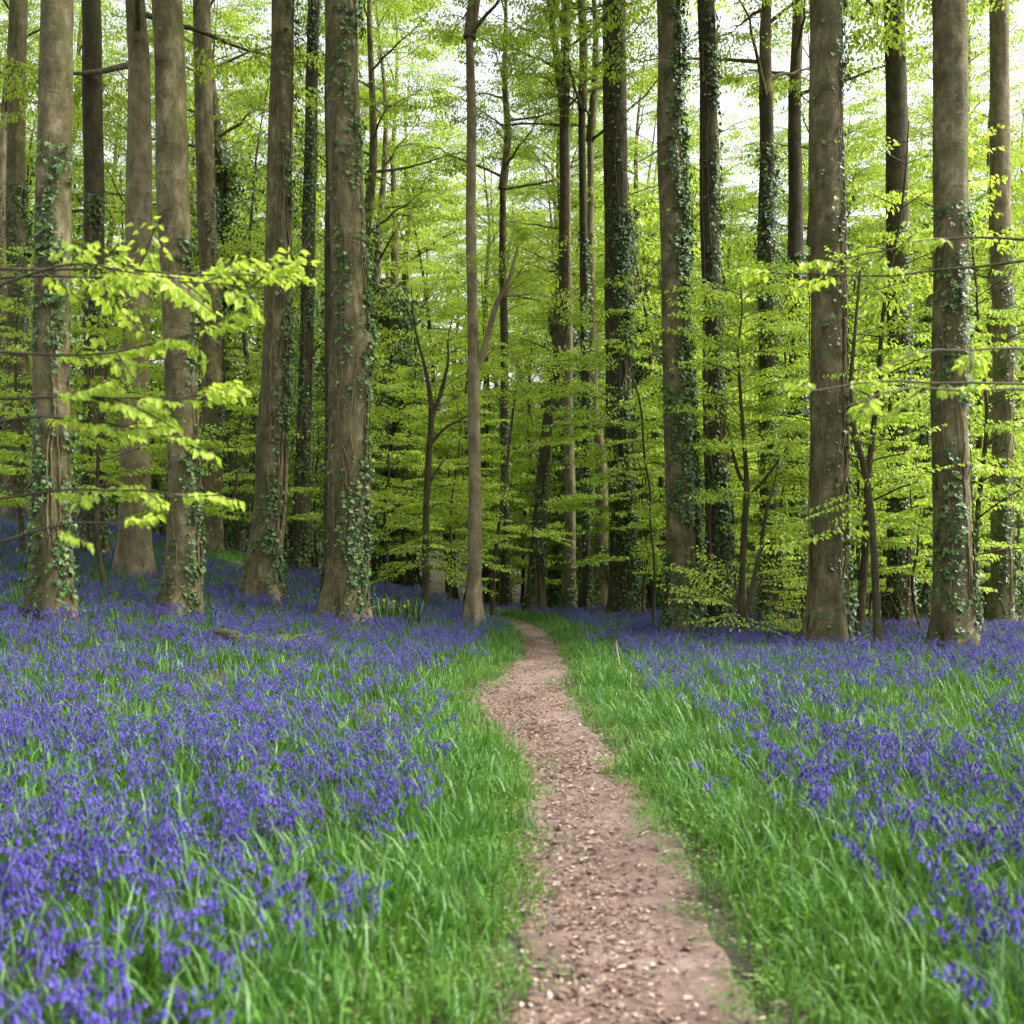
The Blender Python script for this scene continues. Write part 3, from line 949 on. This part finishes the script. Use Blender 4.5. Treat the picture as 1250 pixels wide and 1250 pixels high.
spots = [(30, 19), (130, 17), (292, 27), (300, 33), (285, 24), (390, 30), (470, 25), (545, 27), (560, 33),
         (590, 30), (700, 31), (735, 36), (800, 29), (785, 24), (850, 24), (905, 22), (940, 27), (965, 20),
         (1050, 19), (1060, 24), (1045, 17), (1085, 22), (1130, 18), (1200, 17), (1150, 25), (60, 24)]
for i, (px, z) in enumerate(spots):
    place_sapling(i, px, z, U(.8, 1.1))
cnt, tries, pts = 0, 0, [(gx(p, z), z) for p, z in spots]
for px, z, sc in ((455, 34, 1.6), (520, 38, 1.7), (600, 36, 1.6), (660, 40, 1.8), (720, 36, 1.6), (790, 33, 1.5), (850, 38, 1.8), (910, 32, 1.5), (960, 38, 1.7), (1040, 32, 1.5), (1110, 36, 1.6), (1190, 32, 1.5),
                  (290, 36, 1.7), (340, 40, 1.8), (385, 36, 1.6), (240, 34, 1.5), (150, 33, 1.5), (60, 36, 1.6), (20, 30, 1.5), (1240, 28, 1.4), (565, 33, 1.4), (635, 40, 1.4), (490, 30, 1.5), (820, 28, 1.5), (900, 26, 1.4), (700, 30, 1.5),
                   (300, 31, 2.0), (350, 36, 2.1), (440, 42, 2.3), (550, 44, 2.4), (610, 50, 2.5), (725, 46, 2.4), (780, 40, 2.2), (1000, 40, 2.3), (1080, 44, 2.5), (1160, 42, 2.4), (880, 44, 2.5), (845, 34, 2.1), (960, 33, 2.1), (1050, 37, 2.2), (1120, 31, 2.0), (1210, 34, 2.1), (200, 37, 2.2), (110, 31, 2.0), (30, 36, 2.1)):
    pts.append((gx(px, z), z))
    place_sapling(len(pts), px, z, sc)
while cnt < 50 and tries < 4000:
    tries += 1
    z = 28 + 55 * rs.rand() ** 1.1
    px = U(-60, 1310)
    x = gx(px, z)
    if min((x - a) ** 2 + (z - b) ** 2 for a, b in pts) < 1.9 ** 2: continue
    pts.append((x, z)); cnt += 1
    place_sapling(rs.randint(6), px, z, U(1.0, 1.8))

label_by_gap([o for o in COL.objects if o.get('group', '').startswith('young beeches filling')], 'leafy young beech')

# ------------------------------------------------------------------ tall trees deep in the wood
TALL = []
for k in range(6):
    rng = np.random.RandomState(100 + k)
    h = 9.5 + rng.uniform(0, 2.5)
    r = rng.uniform(.13, .24)
    keys = [(0, 0, -.3)] + [(rng.uniform(-.25, .25) * j * .4, rng.uniform(-.25, .25) * j * .4, h * j / 4) for j in range(1, 5)]
    P = curve_pts(keys, 46)
    R = np.linspace(r, r * .72, 46)
    tm = MB(); tube(tm, P, R, 14, wob=.08, seed=k + 30, flare=.5)
    lm, sts = ivy_on(P, R, rng, -1.2, 1.6, [6000, 400, 8000, 900, 3500, 6500][k], hhi=[1, .3, 1, .5, .9, 1][k], stems=3, out=.08, leaf=.08, bushy=[.6, 0, 1.1, .02, .25, .8][k])
    stm = MB()
    for s in sts: stm.merge(s)
    bm_ = ['dark_bark', 'bark', 'dark_bark', 'pale_bark', 'bark', 'dark_bark'][k]
    TALL.append((tm.mesh('trunk', M[bm_]), lm.mesh('ivy', M['ivy_leaf'], False), stm.mesh('ivy_stem', M['vine']), P[-1], R[-1]))


def place_tall(k, x, z, s=1.0):
    t = TALL[k]
    c = CROWNS[rs.randint(4)]
    lab = 'tall straight trunk among many others deep in the wood' if k in (1, 3) else 'tall ivy-grown trunk among many others deep in the wood'
    r = thing('beech_tree', lab, 'tree', (x, z, float(ground(x, z)) - .05), U(0, 6.28), 'bare-stemmed trees deep in the wood' if k in (1, 3) else 'ivy-grown trees deep in the wood', s)
    link('trunk', t[0], r); link('ivy', t[1], r); link('ivy_stem', t[2], r)
    cs = max(.8, t[4] / .17)
    q = U(0, 6.28)
    link('limb', c[1], r, t[3] - [0, 0, .15], q, cs); link('crown', c[0], r, t[3] - [0, 0, .15], q, cs)


cnt, tries, pts = 0, 0, []
while cnt < 185 and tries < 6000:
    tries += 1
    z = 28.5 + 75 * rs.rand() ** 1.15
    px = U(-80, 1330)
    x = gx(px, z)
    if 570 < px < 655 and z < 36: continue
    if pts and min((x - a) ** 2 + (z - b) ** 2 for a, b in pts) < 2.0 ** 2: continue
    pts.append((x, z)); cnt += 1
    place_tall(rs.randint(6), x, z, U(.85, 1.25))

label_by_gap([o for o in COL.objects if o.get('group', '').startswith('bare-stemmed')], 'tall bare trunk')
label_by_gap([o for o in COL.objects if o.get('group', '').startswith('ivy-grown')], 'tall ivy-grown trunk')

# ------------------------------------------------------------------ flower carpet (countless: one object each)
def proto_col(name, meshes):
    c = bpy.data.collections.new(name)
    for m in meshes:
        o = bpy.data.objects.new(m.name, m)
        c.objects.link(o)
    return c


def scatter(name, pts, rots, scl, idx, col, label, cat):
    me = bpy.data.meshes.new(name)
    me.vertices.add(len(pts))
    me.vertices.foreach_set('co', np.asarray(pts, np.float32).ravel())
    for nm, ty, dat, key in (('rot', 'FLOAT_VECTOR', rots, 'vector'), ('scl', 'FLOAT', scl, 'value'), ('idx', 'INT', idx, 'value')):
        a = me.attributes.new(nm, ty, 'POINT')
        a.data.foreach_set(key, np.asarray(dat, np.int32 if ty == 'INT' else np.float32).ravel())
    o = link(name, me)
    ng = bpy.data.node_groups.new(name + '_scatter', 'GeometryNodeTree')
    ng.interface.new_socket('Geometry', in_out='INPUT', socket_type='NodeSocketGeometry')
    ng.interface.new_socket('Geometry', in_out='OUTPUT', socket_type='NodeSocketGeometry')
    N = ng.nodes
    gi, go = N.new('NodeGroupInput'), N.new('NodeGroupOutput')
    ci = N.new('GeometryNodeCollectionInfo')
    ci.inputs['Collection'].default_value = col
    ci.inputs['Separate Children'].default_value = True
    ci.inputs['Reset Children'].default_value = True
    ip = N.new('GeometryNodeInstanceOnPoints')
    ip.inputs['Pick Instance'].default_value = True

    def na(nm, ty):
        a = N.new('GeometryNodeInputNamedAttribute'); a.data_type = ty
        a.inputs['Name'].default_value = nm
        return a.outputs['Attribute']
    L = ng.links
    L.new(gi.outputs[0], ip.inputs['Points'])
    L.new(ci.outputs[0], ip.inputs['Instance'])
    L.new(na('idx', 'INT'), ip.inputs['Instance Index'])
    L.new(na('rot', 'FLOAT_VECTOR'), ip.inputs['Rotation'])
    L.new(na('scl', 'FLOAT'), ip.inputs['Scale'])
    L.new(ip.outputs[0], go.inputs[0])
    md = o.modifiers.new('scatter', 'NODES')
    md.node_group = ng
    tag(o, label, cat, kind='stuff')
    return o


def blades(mb, n, rad, hmin, hmax, w, arch=.6, seg=4):
    """n strap leaves, each bending over"""
    for _ in range(n):
        a = U(0, 6.28); rr = rad * math.sqrt(rs.rand())
        p = np.array([rr * math.cos(a), rr * math.sin(a), -.02])
        L = U(hmin, hmax)
        b = U(0, 6.28)
        d = np.array([math.cos(b), math.sin(b)])
        th0 = U(.02, .35); bend = U(.3, 1.25) * arch * 2.6
        t = np.linspace(0, 1, seg + 1)
        th = th0 + bend * t ** 1.6
        dz = np.cos(th) * L / seg; dr = np.sin(th) * L / seg
        zz = np.concatenate([[0], np.cumsum(dz[:-1])]); rr_ = np.concatenate([[0], np.cumsum(dr[:-1])])
        C = np.stack([p[0] + d[0] * rr_, p[1] + d[1] * rr_, p[2] + zz], -1)
        tw = U(-.9, .9)
        sx = np.array([-d[1] * math.cos(tw) + d[0] * math.sin(tw) * .5, d[0] * math.cos(tw) + d[1] * math.sin(tw) * .5, 0])
        ww = w * U(.7, 1.25) * np.array([.55] + [1.0] * (seg - 2) + [.7, .06])[:seg + 1] * .5
        V = np.stack([C - sx * ww[:, None], C + sx * ww[:, None]], 1).reshape(-1, 3)
        i = np.arange(seg)[:, None] * 2
        mb.add(V, np.concatenate([i, i + 1, i + 3, i + 2], 1))


def bell(mb, p, d, L, r):
    d = norm(d)
    a = norm(np.cross(d, [0.3, .2, 1.0])); b = np.cross(d, a)
    th = np.arange(6) * math.pi / 3
    c = np.cos(th)[:, None] * a + np.sin(th)[:, None] * b
    alt = np.where(np.arange(6) % 2 == 0, 1.35, 1.0)[:, None]
    rings = [p + c * r * .45, p + d * L * .35 + c * r * .85, p + d * L * .8 + c * r * .9, p + d * L * 1.0 + c * r * alt * 1.25]
    V = np.concatenate(rings)
    Fs = []
    for k in range(3):
        for j in range(6):
            Fs.append([k * 6 + j, k * 6 + (j + 1) % 6, k * 6 + 6 + (j + 1) % 6, k * 6 + 6 + j])
    mb.add(V, Fs)
    mb.add(rings[0], [[0, 1, 2, 3, 4, 5]][0:1])


def two_mat_mesh(name, mbs, mats):
    allm = MB()
    mi = []
    for k, m in enumerate(mbs):
        nf = sum(len(f) for f in m.F)
        allm.merge(m)
        mi += [k] * nf
    me = allm.mesh(name, mats[0], True)
    for m in mats[1:]: me.materials.append(m)
    me.polygons.foreach_set('material_index', np.array(mi, np.int32))
    return me


def bluebell_clump(name, n, rad):
    fl, st = MB(), MB()
    for _ in range(n):
        a = U(0, 6.28); rr = rad * math.sqrt(rs.rand())
        p = np.array([rr * math.cos(a), rr * math.sin(a), 0])
        H = U(.24, .40); b = U(0, 6.28)
        d = np.array([math.cos(b), math.sin(b), 0])
        t = np.linspace(0, 1, 8)
        lean = U(.02, .10)
        C = p + d * (lean * t + .11 * np.clip(t - .62, 0, 1) ** 1.5 * 3)[:, None] * 1.0 + np.array([0, 0, 1]) * (H * (t - .45 * np.clip(t - .72, 0, 1) ** 1.6 * 3))[:, None]
        tube(st, C, np.linspace(.0030, .0013, 8), 4)
        nb = rs.randint(6, 11)
        for k in range(nb):
            f = .60 + .40 * (k + .5) / nb
            i = min(int(f * 7), 6)
            q = C[i] + (C[i + 1] - C[i]) * (f * 7 - i)
            side = U(-1.0, 1.0)
            o = norm(d * U(.2, 1) + np.array([-d[1], d[0], 0]) * side)
            q2 = q + o * U(.006, .02) - np.array([0, 0, .004])
            dd = o * U(.15, .7) + np.array([0, 0, -1])
            bell(fl, q2, dd, U(.015, .021) * (1.15 - .3 * (k / nb)), .0052)
    return two_mat_mesh(name, [fl, st], [M['bluebell'], M['stem']])


BELLS = proto_col('bluebell_prototypes', [bluebell_clump('bluebell_%s' % w, n, r) for w, n, r in (('few', 3, .14), ('some', 5, .20), ('loose', 6, .26), ('many', 7, .24), ('thick', 8, .20))])
tufts = []
for n, r, h0, h1, w in ((34, .20, .16, .36, .012), (30, .22, .14, .32, .013), (38, .24, .18, .38, .011), (26, .18, .14, .30, .014)):
    m = MB(); blades(m, n, r, h0, h1, w); tufts.append(m.mesh('leaf_tuft', M['green_blade']))
TUFTS = proto_col('tuft_prototypes', tufts)
gr = []
for n, r, h0, h1, w in ((70, .16, .05, .14, .005), (60, .18, .04, .12, .006), (80, .2, .06, .17, .0045)):
    m = MB(); blades(m, n, r, h0, h1, w, arch=.9, seg=3)
    k = 26
    P = np.stack([U(-r, r, k), U(-r, r, k), U(.01, .07, k)], -1)
    leaves6(m, P, np.concatenate([rs.normal(0, 1, (k, 2)), U(-.1, .5, (k, 1))], 1), np.tile([0, 0, 1.], (k, 1)), .03, .02)
    gr.append(m.mesh('grass_tuft', M['short_grass']))
GRASS = proto_col('grass_prototypes', gr)


def candidates(n, y0=1.6, y1=29.5, near_boost=0.0):
    """points spread evenly over the wedge seen by the camera (and a margin)"""
    out = []
    need = n
    y = np.concatenate([np.sqrt(rs.uniform(y0 * y0, y1 * y1, need)), np.sqrt(rs.uniform(y0 * y0, 49, need // 7))])
    need = len(y)
    x = rs.uniform(-1, 1, need) * (.56 * y + 1.6)
    return x, y


def nz(x, y, s, o=0.):
    return np.array([mnoise.noise(Vector((a * s + o, b * s, o))) for a, b in zip(x, y)])


def edge_dist(x, y):
    return np.abs(x - path_c(y)) - path_w(y) * .5


def do_scatter(name, n, accept, col, ncol, s0, s1, label, cat, tilt=.15, y0=1.6, y1=29.5):
    x, y = candidates(n, y0, y1)
    k = accept(x, y)
    x, y = x[k], y[k]
    k = len(x)
    z = ground(x, y) - .005
    rot = np.stack([rs.normal(0, tilt, k), rs.normal(0, tilt, k), rs.uniform(0, 6.28, k)], -1)
    sc = rs.uniform(s0, s1, k)
    ed = edge_dist(x, y)
    sc = sc * np.clip(.55 + ed * .9, .55, 1.0)
    print(name, k)
    return scatter(name, np.stack([x, y, z], -1), rot, sc, rs.randint(0, ncol, k), col, label, cat)


def acc_tuft(x, y):
    e = edge_dist(x, y)
    return (e > .07 + .05 * rs.normal(size=len(x)))


def flower_density(x, y):
    e = edge_dist(x, y)
    n1 = nz(x, y, .55); n2 = nz(x, y, 1.7, 5)
    left = x < path_c(y)
    dl = smooth(.25, 1.1, e) * (.66 + .45 * n1 + .55 * n2 + .2 * smooth(9, 17, y))
    dr = smooth(.25, 1.15, e) * (.25 + .3 * n1 + .5 * n2 + .42 * smooth(8.5, 14, y + .45 * x) + .15 * smooth(1.5, 3, x)) 
    d = np.where(left, dl, dr)
    n3 = nz(x, y, 4.5, 9)
    return np.clip(d, 0.0, .70) * np.clip(.55 + 1.6 * n3, .10, 1)


def acc_bell(x, y):
    return rs.rand(len(x)) < flower_density(x, y)


do_scatter('bluebell_leaves', 12000, acc_tuft, TUFTS, 4, .66, 1.08, 'lush green strap leaves carpeting the woodland floor under the bluebells', 'leaves')
do_scatter('bluebells', 15500, acc_bell, BELLS, 5, .88, 1.2, 'violet blue bluebells in flower carpeting the wood on both sides of the path', 'flowers', .1)
do_scatter('grass', 19000, lambda x, y: (edge_dist(x, y) > -.05 + .06 * rs.normal(size=len(x))) & (edge_dist(x, y) < .6), GRASS, 3, .8, 1.3,
           'short bright grass fringing both edges of the earth path', 'grass', y1=27)

# litter on the path
lt = []
for k in range(3):
    m = MB()
    q = 40
    P = np.stack([U(-.18, .18, q), U(-.18, .18, q), U(.006, .016, q)], -1)
    D = np.concatenate([rs.normal(0, 1, (q, 2)), rs.normal(0, .06, (q, 1))], 1)
    leaves6(m, P, D, np.tile([0, 0, 1.], (q, 1)) + rnd(q, .25), q_s := .008 + .036 * rs.uniform(0, 1, q) ** 2.4, q_s * rs.uniform(.25, .7, q), fold=.12, curl=.1)
    lt.append(m.mesh('litter_patch', M['litter']))
LITTER = proto_col('litter_prototypes', lt)
x, y = [], []
for _ in range(4200):
    yy = 1.5 + 24 * rs.rand(); w = path_w(yy)
    xx = path_c(yy) + rs.normal(0, .36) * w
    # drifts: the wide left side at 8 to 11 m and the near edges
    d = .12 + 1.3 * smooth(11.5, 9, yy) * (xx < path_c(yy) + .05) + .5 * (abs(xx - path_c(yy)) > .3 * w) + .5 * mnoise.noise(Vector((xx * 2, yy * 1.2, 0)))
    if rs.rand() < d * (.35 + .65 * smooth(20, 9, yy)) * (.45 + .55 * smooth(5.5, 7.5, yy)):
        x.append(xx); y.append(yy)
x = np.array(x); y = np.array(y)
scatter('leaf_litter', np.stack([x, y, ground(x, y) + .012], -1), np.stack([0 * x, 0 * x, rs.uniform(0, 6.28, len(x))], -1), rs.uniform(.6, 1.1, len(x)), rs.randint(0, 3, len(x)), LITTER,
        'pale dry leaf litter and bark chips strewn over the path', 'leaf litter')

# ------------------------------------------------------------------ small things on the wood floor
def stick(label, pts, r, mat='dead', name='stick'):
    m = MB()
    P = curve_pts(np.array(pts), 14)
    tube(m, P - P[0], np.linspace(r, r * .5, 14), 6, wob=.15, seed=U(0, 9))
    o = m.build(name, M[mat])
    o.location = tuple(P[0])
    return tag(o, label, 'stick')


def gp(px, z, h=0.):
    x = gx(px, z)
    return np.array([x, z, float(ground(x, z)) + h])


stick('pale dead stick poking out of the grass on the right of the path', [gp(757, 11.6, .05), gp(756, 11.6, .22), gp(753, 11.6, .36), gp(752, 11.6, .47)], .012)
stick('pale bare twig arching over the flowers at the foot of the thickest beech', [gp(430, 15.4, .05), gp(437, 15.3, .30), gp(445, 15.3, .44), gp(462, 15.2, .52)], .012)

stick('thin brown stick lying on the path in front of the tree line', [gp(668, 9.6, .03), gp(684, 9.7, .03), gp(700, 10.1, .04)], .010, 'vine')
stick('pale twig lying in the flowers right of the thick right-hand beech', [gp(1040, 14.2, .2), gp(1050, 14.2, .3), gp(1062, 14.1, .38)], .012)

# mossy fallen log half buried in the flowers on the left
lg = MB()
P = curve_pts(np.array([gp(250, 12.4, .12), gp(268, 12.2, .22), gp(290, 12.0, .21), gp(312, 11.7, .05)]), 16)
tube(lg, P - P[0], np.array([.04, .06, .07, .08] + [.085] * 4 + [.08] * 4 + [.065, .05, .04, .02]), 14, wob=.3, seed=3)
o = lg.build('fallen_log', M['moss']); o.location = tuple(P[0])
tag(o, 'dark mossy log half sunk among the bluebells on the left', 'log')

# mossy mound at the foot of the slender left trunk
md = MB()
c0 = gp(262, 23.4)
q = 24
th = np.linspace(0, 2 * math.pi, q, endpoint=False)
rings = []
for k in range(8):
    f = k / 7
    rr = 1.0 * math.cos(f * math.pi / 2 * .97)
    rings.append(np.stack([np.cos(th) * rr * (1 + .12 * np.sin(3 * th + k)), np.sin(th) * rr * .7, np.full(q, .42 * math.sin(f * math.pi / 2) - .1)], -1))
V = np.concatenate(rings)
i = np.arange(7)[:, None] * q; j = np.arange(q)[None, :]
md.add(V, np.stack([i + j, i + (j + 1) % q, i + q + (j + 1) % q, i + q + j], -1).reshape(-1, 4))
k = 900
a_, r_ = U(0, 6.28, k), np.sqrt(U(0, 1, k))
mp = np.stack([np.cos(a_) * r_, np.sin(a_) * r_ * .7, .42 * np.sqrt(1 - r_ ** 2 * .95) - .08], -1)
leaves6(md, mp, rnd(k) + [0, 0, .6], rnd(k, .4) + [0, 0, 1], rs.uniform(.05, .14, k), rs.uniform(.015, .03, k))
o = md.build('mossy_mound', M['short_grass']); o.location = tuple(c0)
tag(o, 'green mossy mound at the foot of the slender trunk on the left bank', 'mound')


def fern(label, px, z, n=7, L=.5):
    c = gp(px, z)
    root = thing('fern', label, 'fern', c, group=None)
    for k in range(n):
        m = MB()
        a = k * 6.28 / n + U(-.3, .3)
        t = np.linspace(0, 1, 12)
        l = L * U(.7, 1.1)
        C = np.stack([math.cos(a) * l * t * .8, math.sin(a) * l * t * .8, l * (.85 * t - .45 * t ** 2.5)], -1)
        tube(m, C, np.linspace(.004, .0015, 12), 3)
        s = np.array([-math.sin(a), math.cos(a), 0])
        for q in range(3, 12):
            w = .14 * l / .5 * math.sin(math.pi * (.25 + .72 * t[q])) + .01
            for sg in (-1, 1):
                leaves6(m, [C[q]], [s * sg + np.array([math.cos(a), math.sin(a), 0]) * .4], [[0, 0, 1.]], w, .028, .1, .1)
        m.build('frond', M['fern'], root, False)
    return root


fern('yellow-green fern beside the mossy log on the left', 335, 12.6, 8, .55)
fern('pale fern uncurling in front of the thickest beech', 362, 13.2, 7, .5)

# dark leafy tuft with yellow flowers
c = gp(474, 17.2)
root = thing('flower_clump', 'dark green leafy tuft with a few yellow flowers among the bluebells', 'plant', c)
m = MB(); blades(m, 220, .55, .42, .68, .03, arch=.3)
m.build('leaves', M['ivy_leaf'], root)
for (dx, hh) in ((-.05, .52), (.12, .50), (.30, .42)):
    m = MB()
    tube(m, np.array([[dx, -.2, 0], [dx, -.22, hh * .6], [dx + .01, -.24, hh]]), [.004, .003, .003], 4)
    k = 7
    a = np.arange(k) * 6.28 / k
    leaves6(m, np.tile([dx + .01, -.24, hh], (k, 1)), np.stack([np.cos(a), -.5 + 0 * a, np.sin(a)], -1), np.tile([0, -1., .2], (k, 1)), .028, .02, .1, .1)
    m.build('flower', M['yellow'], root, False)

# bare brown bramble tangle behind the flowers at the right
root = thing('bramble', 'tangle of bare brown twigs behind the flowers right of the thick right-hand beech', 'bramble', gp(1055, 17))
m = MB()
for k in range(70):
    a = U(-1.6, 1.6); l = U(.3, .8)
    e = np.array([a + U(-.8, .8), U(-.4, .4), U(.3, 1.2)])
    limb(m, [a, U(-.4, .4), 0], e, .006, .002, n=7, sides=3, wig=.25, arch=.2)
m.build('twigs', M['vine'], root)
